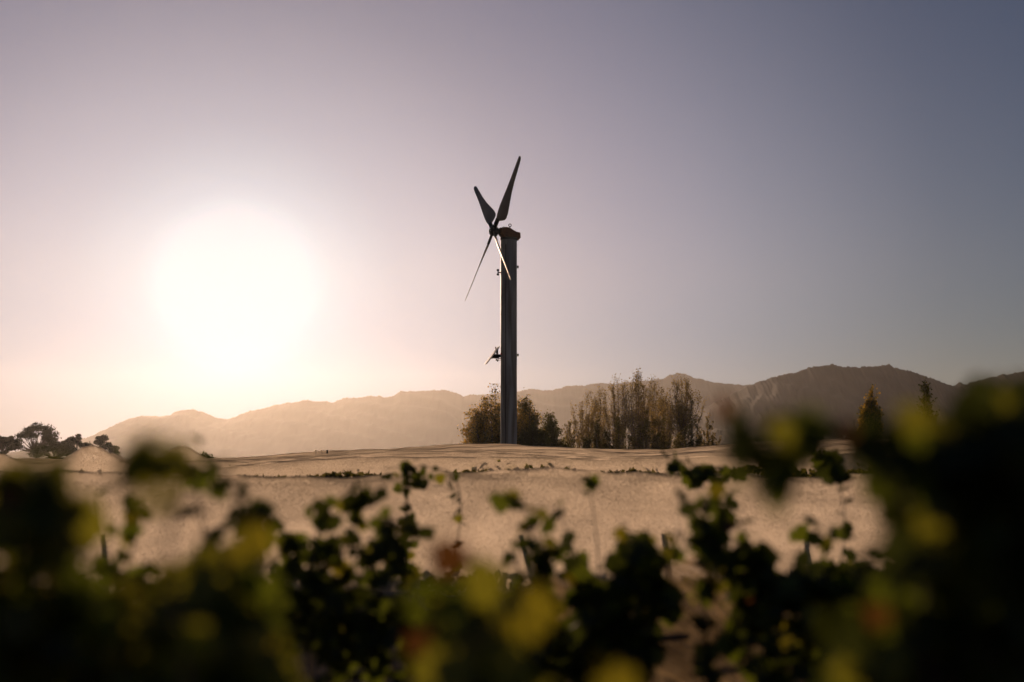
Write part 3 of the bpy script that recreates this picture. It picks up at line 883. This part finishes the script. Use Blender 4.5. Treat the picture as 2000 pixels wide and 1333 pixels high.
# ------------------------------------------------------------------ grapevines
def leaf_mesh(name, mat, seed):
    r_ = random.Random(seed)
    out_ = [(0, 0), (.16, -.16), (.42, -.20), (.40, .02), (.62, .16), (.66, .42), (.42, .46), (.40, .74), (.20, .82), (0, 1.05)]
    full = out_ + [(-x, y) for x, y in reversed(out_[1:-1])]
    vs = [(0, .25, 0)]
    for x, y in full:
        x *= r_.uniform(.9, 1.1); y = .0 + y * r_.uniform(.93, 1.07)
        z = -.22 * (x * x + (y - .3) ** 2) + r_.uniform(-.05, .05)
        vs.append((x, y, z))
    n_ = len(full)
    fs = [(0, 1 + k, 1 + (k + 1) % n_) for k in range(n_)]
    # petiole
    b_ = len(vs); vs += [(-.015, 0, 0), (.015, 0, 0), (.01, -.55, .12), (-.01, -.55, .12)]
    fs.append((b_, b_ + 1, b_ + 2, b_ + 3))
    me = bpy.data.meshes.new(name); me.from_pydata(vs, [], fs); me.materials.append(mat)
    me.polygons.foreach_set('use_smooth', [True] * len(me.polygons))
    return me
LEAF = {}
for kk in ('green', 'olive', 'yellow', 'rust', 'dark'):
    LEAF[kk] = [leaf_mesh('vine_leaf_' + kk, M['leaf_' + kk], s_) for s_ in (1, 2, 3)]
DEF_MIX = (('green', .50), ('dark', .22), ('olive', .22), ('yellow', .04), ('rust', .02))
def pick(mix, r_):
    u = r_.random(); s_ = 0
    for k, w in mix:
        s_ += w
        if u < s_: return k
    return mix[0][0]

def put_leaf(root, p, size, kind, r_, nrm=None):
    o_ = bpy.data.objects.new('leaf', LEAF[kind][r_.randrange(3)])
    COL.objects.link(o_); o_.parent = root
    # blades face every way with a bias to look up and outward
    z = Vector(nrm) if nrm else Vector((r_.gauss(0, .7), r_.gauss(-.1, .8), r_.gauss(.45, .6)))
    z.normalize()
    yv = Vector((r_.gauss(0, .7), r_.gauss(0, .5), -1.0 + r_.gauss(0, .5)))
    yv = (yv - z * yv.dot(z)).normalized(); xv = yv.cross(z)
    s_ = size * .8
    mtx = Matrix((xv * s_, yv * s_, z * s_)).transposed().to_4x4()
    mtx.translation = p
    o_.matrix_local = mtx
    return o_

def vine(label, d, canes=(), clumps=(), singles=(), mix=DEF_MIX, seed=0, leaf=.078, head_px=None, group='grapevines in the foreground', step=.055, name='grapevine'):
    """canes: (pixel polyline, distance or None, leaf density, leaf size); clumps: (px, py, rx, ry, d, depth, n, mix); singles: (px, py, d, size, kind)"""
    r_ = random.Random(seed)
    if head_px is None:
        allp = [c[0][0][0] for c in canes] + [c[0] for c in clumps]
        head_px = sum(allp) / len(allp)
    hx = (head_px - 1000) / FPX * d
    root = empty(name, (hx, d, hgt(hx, d)), label, 'grapevine', group)
    base = Vector(root.location)
    tb = MB(); kk = []
    hd = Vector((0, 0, .72))
    tb.tube([(0, 0, -.05), (.02, .01, .2), (-.03, .0, .45), (.01, 0, .66), hd], [.05, .038, .034, .04, .03], 10)
    tb.build('trunk', M['bark'], root)
    # two short arms along the wire
    for s_ in (-1, 1):
        q_ = MB(); q_.tube([hd - Vector((0, 0, .04)), hd + Vector((s_ * .15, 0, .06)), hd + Vector((s_ * .45, .02, .08))], [.028, .02, .014], 7)
        q_.build('arm', M['bark'], root)
    nl = 0
    for c in canes:
        pix, cd, dens, size = c[:4]
        cm = c[4] if len(c) > 4 else mix
        pts = [at(x, y, cd) - base for x, y in pix]
        if pts[0].z > hd.z + .1:
            a0 = hd + Vector((max(-.4, min(.4, pts[0].x)), .02, .07))
            pts = [a0, a0.lerp(pts[0], .55) + Vector((r_.uniform(-.03, .03), 0, .02))] + pts
        # smooth the polyline
        sm = [pts[0]]
        for i in range(len(pts) - 1):
            p_0 = pts[max(0, i - 1)]; p_1 = pts[i]; p_2 = pts[i + 1]; p_3 = pts[min(len(pts) - 1, i + 2)]
            for j in range(1, 6):
                t_ = j / 5
                sm.append(.5 * ((2 * p_1) + (p_2 - p_0) * t_ + (2 * p_0 - 5 * p_1 + 4 * p_2 - p_3) * t_ * t_ + (3 * p_1 - p_0 - 3 * p_2 + p_3) * t_ ** 3))
        q_ = MB(); q_.tube(sm, [.0055 - .0035 * i / len(sm) for i in range(len(sm))], 6)
        q_.build('cane', M['cane'], root)
        acc = 0
        for i in range(len(sm) - 1):
            seg = (sm[i + 1] - sm[i]).length; acc += seg * dens
            while acc > step:
                acc -= step
                p = sm[i].lerp(sm[i + 1], r_.random()) + Vector((r_.gauss(0, .4), r_.gauss(0, .45), r_.gauss(0, .4))) * size * .8
                put_leaf(root, p, size * r_.uniform(.6, 1.15), pick(cm, r_), r_); nl += 1
    for c in clumps:
        px, py, rx, ry, cd, dep, n_ = c[:7]
        cm = c[7] if len(c) > 7 else mix
        for k in range(n_):
            while True:
                u, v = r_.uniform(-1, 1), r_.uniform(-1, 1)
                if u * u + v * v <= 1: break
            p = at(px + u * rx, py + v * ry, cd + r_.uniform(-.5, .5) * dep) - base
            if p.z < .08: continue
            put_leaf(root, p, leaf * r_.uniform(.65, 1.2), pick(cm, r_), r_); nl += 1
    for px, py, sd, size, kind in singles:
        p = at(px, py, sd) - base
        put_leaf(root, p, size, kind, r_, (r_.uniform(-.6, .6), -1, r_.uniform(-.1, .6)))
        nl += 1
    return root

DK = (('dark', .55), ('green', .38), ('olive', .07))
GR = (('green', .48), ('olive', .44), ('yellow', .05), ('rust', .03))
# --- near plants (strongly out of focus)
LF = (('olive', .45), ('green', .40), ('dark', .12), ('rust', .03))
vine('leafy grapevine filling the lower left corner, dark with green rims', 2.1, seed=1, head_px=60,
     canes=[(((80, 1250), (90, 1050), (60, 930), (30, 890)), 2.0, 1.3, .072, LF), (((150, 1300), (130, 1100), (110, 980), (95, 910)), 2.1, 1.3, .072, LF)],
     clumps=[(40, 1120, 110, 200, 2.2, .5, 75, GR), (75, 990, 65, 75, 2.0, .3, 23, LF), (55, 950, 75, 50, 2.05, .3, 17, LF), (60, 1300, 160, 130, 2.2, .6, 87, GR), (-120, 1150, 130, 220, 2.2, .5, 72, GR)],
     singles=[(8, 960, 1.9, .06, 'rust'), (130, 1010, 1.9, .08, 'olive'), (100, 935, 2.0, .08, 'olive')])
vine('grapevine with an arching olive shoot tip against the hazy hills on the left', 1.9, seed=2, head_px=300, leaf=.066,
     canes=[(((330, 1120), (350, 980), (375, 905), (345, 868), (290, 855), (250, 885)), 1.75, .95, .055, (('olive', .9), ('green', .1)))],
     clumps=[(300, 880, 66, 34, 1.75, .10, 4, (('olive', 1.0),)), (280, 1230, 140, 100, 2.1, .5, 69, GR), (170, 1220, 80, 70, 2.2, .4, 29, GR)],
     singles=[(255, 912, 1.75, .04, 'rust'), (240, 1150, 2.0, .05, 'olive')])
vine('grapevine with a single glowing yellow-green leaf low on the left', 2.3, seed=3, head_px=430,
     canes=[(((440, 1250), (450, 1120), (420, 1070), (385, 1050)), 2.2, 1.4, .07, GR), (((500, 1240), (500, 1120), (480, 1020), (470, 960)), 2.3, 1.3, .072, GR)],
     clumps=[(400, 1130, 80, 70, 2.4, .4, 37, GR), (420, 1270, 150, 100, 2.3, .5, 87, GR)],
     singles=[(478, 1045, 2.1, .07, 'yellow'), (525, 1245, 2.0, .06, 'yellow'), (370, 1130, 2.1, .07, 'olive'), (550, 1290, 2.0, .06, 'olive')])
vine('grapevine in the middle foreground with a large backlit yellow leaf', 2.3, seed=4, head_px=950,
     canes=[(((900, 1330), (880, 1200), (850, 1110), (835, 1060)), 2.3, 1.1, .085, GR), (((960, 1330), (965, 1220), (962, 1150), (955, 1095)), 2.2, 1.2, .085, GR)],
     clumps=[(930, 1290, 100, 80, 2.3, .4, 49, GR), (900, 1190, 50, 60, 2.4, .3, 17, GR)],
     singles=[(1030, 1165, 2.0, .09, 'yellow'), (892, 1068, 2.1, .065, 'rust'), (960, 1110, 2.1, .08, 'olive'), (820, 1240, 2.0, .04, 'rust'), (870, 1280, 2.0, .09, 'olive'), (985, 1270, 2.0, .08, 'olive'), (1190, 1320, 1.9, .07, 'yellow')])
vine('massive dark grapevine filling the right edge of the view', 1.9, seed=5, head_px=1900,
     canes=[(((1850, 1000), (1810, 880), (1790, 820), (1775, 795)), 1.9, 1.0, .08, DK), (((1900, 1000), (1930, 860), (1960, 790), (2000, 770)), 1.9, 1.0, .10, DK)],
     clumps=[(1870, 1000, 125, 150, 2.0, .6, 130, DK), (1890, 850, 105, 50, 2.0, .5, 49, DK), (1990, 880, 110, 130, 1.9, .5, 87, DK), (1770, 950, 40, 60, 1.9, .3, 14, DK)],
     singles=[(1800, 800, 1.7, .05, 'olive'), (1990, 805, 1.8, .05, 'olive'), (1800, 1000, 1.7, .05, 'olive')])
vine('grapevine shoot with green leaves hanging in front of the right hand hills', 1.9, seed=6, head_px=1850, leaf=.06,
     canes=[(((1790, 960), (1720, 880), (1640, 830), (1560, 815), (1480, 810), (1450, 850), (1475, 900), (1510, 930)), 1.85, .75, .06, (('dark', .35), ('green', .45), ('olive', .2)))],
     clumps=[(1715, 862, 50, 45, 1.9, .2, 12, DK), (1590, 838, 38, 36, 1.85, .15, 6, DK), (1490, 905, 45, 50, 1.85, .15, 10, (('green', .7), ('dark', .3))), (1440, 840, 22, 25, 1.85, .1, 5, DK)],
     singles=[(1520, 925, 1.8, .07, 'green'), (1505, 825, 1.8, .05, 'olive'), (1412, 782, 1.8, .03, 'rust'), (1655, 830, 1.8, .035, 'rust')])
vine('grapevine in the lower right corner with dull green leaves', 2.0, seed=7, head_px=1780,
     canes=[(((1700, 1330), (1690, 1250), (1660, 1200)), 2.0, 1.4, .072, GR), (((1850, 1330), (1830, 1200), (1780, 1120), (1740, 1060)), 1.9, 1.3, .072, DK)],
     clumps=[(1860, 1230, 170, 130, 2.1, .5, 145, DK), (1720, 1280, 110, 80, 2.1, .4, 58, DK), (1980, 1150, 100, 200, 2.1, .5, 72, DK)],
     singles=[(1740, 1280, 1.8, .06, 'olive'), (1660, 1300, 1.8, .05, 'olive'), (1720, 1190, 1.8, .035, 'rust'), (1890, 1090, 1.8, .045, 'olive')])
# --- middle distance row
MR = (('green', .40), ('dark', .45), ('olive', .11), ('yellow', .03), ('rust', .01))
vine('grapevine with two forked brownish shoots standing in front of the net on the left', 4.2, seed=8, head_px=225, step=.03,
     canes=[(((225, 1180), (215, 1100), (200, 1030), (190, 970)), 4.2, 1.2, .075, MR), (((235, 1180), (250, 1100), (265, 1040), (240, 970)), 4.2, 1.2, .075, MR)],
     clumps=[(230, 1220, 110, 70, 4.2, .4, 70, DK), (290, 1130, 40, 30, 4.2, .2, 12, MR)])
vine('grapevine with a dark shoot arching down to the right beside the glowing leaf', 3.8, seed=9, head_px=480, step=.028,
     canes=[(((440, 1200), (400, 1050), (385, 930), (430, 925), (480, 985), (520, 1060)), 3.8, 1.1, .075, MR)],
     clumps=[(430, 1200, 120, 80, 3.9, .4, 60, DK), (490, 1020, 35, 50, 3.8, .2, 12, MR)])
vine('grapevine with a tall ragged arch of leaves left of centre', 5.2, seed=10, head_px=700, step=.021, leaf=.085,
     canes=[(((640, 1180), (615, 1080), (640, 1000), (690, 950), (730, 960)), 5.2, 1.2, .08, MR), (((680, 1180), (670, 1080), (700, 1010), (690, 960)), 5.3, 1.0, .08, MR),
            (((720, 1180), (740, 1080), (745, 1020), (790, 1010), (815, 1040)), 5.1, 1.1, .08, MR), (((790, 1170), (790, 1110), (770, 1060), (760, 1000)), 5.2, 1.0, .075, MR)],
     clumps=[(650, 1110, 50, 70, 5.2, .3, 34, MR), (760, 1090, 55, 45, 5.2, .3, 26, MR), (700, 1220, 150, 70, 5.3, .6, 130, DK)])
vine('small grapevine between the glowing leaf and the ragged arch', 5.4, seed=11, head_px=560, step=.021, leaf=.085,
     canes=[(((570, 1200), (565, 1110), (555, 1040)), 5.4, 1.4, .075, MR)],
     clumps=[(565, 1080, 28, 35, 5.4, .2, 12, MR), (560, 1190, 80, 60, 5.4, .5, 60, DK)])
vine('grapevine right of centre with two thin leafy shoots over the pale net', 5.0, seed=12, head_px=1060, step=.021, leaf=.085,
     canes=[(((1050, 1150), (1065, 1090), (1040, 1030), (1015, 985), (1002, 965)), 5.0, 1.5, .08, MR), (((1010, 1100), (1012, 1060), (1030, 1100), (1045, 1130)), 5.0, 1.0, .06, MR),
            (((1180, 1180), (1140, 1120), (1115, 1060), (1095, 1010), (1085, 985)), 5.6, .9, .06, MR), (((1070, 1070), (1110, 1100), (1150, 1130)), 5.0, 1.2, .07, MR)],
     clumps=[(1140, 1140, 40, 30, 5.2, .3, 18, MR), (1120, 1250, 140, 75, 5.4, .6, 190, DK)])
vine('bushy dark grapevine with a pale green tip right of the two thin shoots', 5.0, seed=13, head_px=1250, step=.021, leaf=.09,
     canes=[(((1260, 1200), (1240, 1110), (1215, 1050), (1205, 1030)), 5.0, 1.2, .08, MR), (((1280, 1190), (1290, 1100), (1320, 1050), (1325, 1020)), 5.1, .9, .07, MR)],
     clumps=[(1180, 1265, 100, 75, 5.2, .5, 110, DK), (1245, 1100, 50, 55, 5.0, .35, 52, DK), (1250, 1170, 70, 50, 5.1, .5, 60, DK)],
     singles=[(1208, 1035, 4.9, .06, 'yellow')])
vine('grapevine with a curling arched shoot over the pale net on the right', 4.8, seed=14, head_px=1440, step=.021, leaf=.085,
     canes=[(((1390, 1120), (1395, 1050), (1370, 1000), (1350, 985), (1400, 975), (1440, 1010), (1460, 1060)), 4.8, 1.4, .075, MR), (((1470, 1150), (1450, 1090), (1430, 1050)), 4.8, 1.2, .08, MR)],
     clumps=[(1380, 1045, 28, 36, 4.8, .2, 18, MR), (1460, 1100, 55, 45, 4.8, .3, 44, DK), (1490, 1160, 70, 40, 4.9, .4, 50, DK), (1520, 1250, 110, 80, 4.7, .5, 90, MR)],
     singles=[(1425, 1020, 4.7, .05, 'rust'), (1470, 1165, 4.6, .045, 'rust')])
vine('low dark grapevine below the pale net near the right mass', 4.6, seed=15, head_px=1640, step=.021, leaf=.09,
     canes=[(((1600, 1200), (1590, 1130), (1560, 1090)), 4.6, 1.0, .08, MR), (((1690, 1200), (1700, 1140), (1690, 1100)), 4.6, 1.0, .08, MR)],
     clumps=[(1630, 1160, 110, 55, 4.6, .5, 130, DK), (1700, 1220, 100, 60, 4.6, .5, 70, DK), (1600, 1040, 60, 35, 5.2, .3, 7, MR)],
     singles=[(1595, 1210, 4.3, .07, 'olive'), (1540, 1240, 4.3, .06, 'yellow')])
# --- shoots between the plants, farther
vine('grapevine whose drooping shoot hangs across the thin dark line left of centre', 8.5, seed=16, head_px=830, step=.021, leaf=.08,
     canes=[(((880, 1130), (900, 1000), (880, 925), (800, 912), (750, 915)), 8.5, .6, .07, DK), (((800, 912), (815, 930), (826, 946)), 8.5, 1.8, .07, DK)], clumps=[(880, 1150, 60, 30, 8.5, .4, 40, DK)])
vine('grapevine with a dark leafy shoot lying across the far rows right of centre', 8.0, seed=17, head_px=1380, step=.03, leaf=.09,
     canes=[(((1400, 1120), (1420, 1000), (1400, 930), (1330, 900), (1285, 888)), 8.0, 1.1, .08, DK)], clumps=[(1380, 925, 60, 14, 8.0, .3, 26, DK), (1400, 1140, 60, 30, 8.0, .4, 40, DK)])
vine('grapevine top with a single dark leaf on a thin tip over the pale net', 6.5, seed=18, head_px=1150, step=.05, leaf=.07,
     canes=[(((1170, 1150), (1165, 1050), (1155, 975), (1152, 945)), 6.5, .15, .05, DK)], clumps=[(1160, 1170, 50, 30, 6.5, .4, 30, DK), (1153, 938, 7, 5, 6.5, .05, 4, DK)])
vine('grapevine with a dark tuft beside the hanging green shoot on the right', 7.0, seed=19, head_px=1610, step=.03, leaf=.09,
     canes=[(((1640, 1130), (1650, 1010), (1630, 930), (1600, 890)), 7.0, .8, .08, DK)], clumps=[(1615, 905, 30, 22, 7.0, .3, 26, DK), (1640, 1120, 60, 30, 7.0, .4, 50, DK)])

# a loose swag of netting slung over the low vines right of centre
m, t, o = mat_new('brown_net')
c, nz = noise_col(t, (.17, .12, .06), (.36, .27, .15), 9, 6, lo=.35, hi=.65)
tc = N(t, 'ShaderNodeTexCoord')
wv = N(t, 'ShaderNodeTexWave', wave_type='BANDS', bands_direction='DIAGONAL'); wv.inputs['Scale'].default_value = 9; wv.inputs['Distortion'].default_value = 5; wv.inputs['Detail'].default_value = 3
t.links.new(tc.outputs['Object'], wv.inputs['Vector'])
mr = N(t, 'ShaderNodeMapRange'); mr.inputs['To Min'].default_value = .05; mr.inputs['To Max'].default_value = .5
t.links.new(wv.outputs['Fac'], mr.inputs['Value'])
tl = N(t, 'ShaderNodeBsdfTranslucent'); df = N(t, 'ShaderNodeBsdfDiffuse'); tp = N(t, 'ShaderNodeBsdfTransparent')
t.links.new(c, tl.inputs[0]); t.links.new(c, df.inputs[0])
a1 = N(t, 'ShaderNodeMixShader'); a1.inputs[0].default_value = .35
t.links.new(tl.outputs[0], a1.inputs[1]); t.links.new(df.outputs[0], a1.inputs[2])
a2 = N(t, 'ShaderNodeMixShader'); t.links.new(mr.outputs[0], a2.inputs[0])
t.links.new(a1.outputs[0], a2.inputs[1]); t.links.new(tp.outputs[0], a2.inputs[2]); t.links.new(a2.outputs[0], o.inputs[0])
TOPN = [(1040, 1120), (1110, 1112), (1190, 1135), (1260, 1110), (1350, 1086), (1450, 1090), (1560, 1130), (1640, 1190), (1720, 1260)]
V, F = [], []; NX, NZ = 110, 34
for i in range(NX + 1):
    px = 1040 + 680 * i / NX
    pt = at(px, interp(TOPN, px), 7.0)
    bot = .18 + .08 * noise.noise((px * .01, 0, 2))
    for j in range(NZ + 1):
        f_ = j / NZ
        z = pt.z + (bot - pt.z) * f_
        x = pt.x * 1.0
        yy = 7.0 - .55 * f_ + .16 * noise.noise((x * 3, z * 4, 1)) + .05 * noise.noise((x * 9 + z * 6, z * 9, 4)) + .03 * math.sin((x * 1.0 + z * .8) * 34)
        V.append((x, yy, z + .02 * noise.noise((x * 7, f_ * 5, 6))))
for i in range(NX):
    for j in range(NZ):
        a_ = i * (NZ + 1) + j
        F.append((a_, a_ + NZ + 1, a_ + NZ + 2, a_ + 1))
sw = mesh_np('net_swag', V, F, m, smooth=True)
tag(sw, 'loose brownish swag of netting sagging over the low vines right of centre', 'netting')

# ------------------------------------------------------------------ haze
mb = MB(); mb.box((0, 1690, 109), (3900, 2040, 111))
m, t, o = mat_new('haze_air')
pv = N(t, 'ShaderNodeVolumePrincipled')
pv.inputs['Color'].default_value = (1.0, .97, .94, 1)
pv.inputs['Density'].default_value = HAZE_DENSITY
pv.inputs['Anisotropy'].default_value = HAZE_G
t.links.new(pv.outputs[0], o.inputs['Volume'])
hz = mb.build('haze', m, smooth=False)
tag(hz, 'thin dusty air glowing around the low sun', kind='stuff')
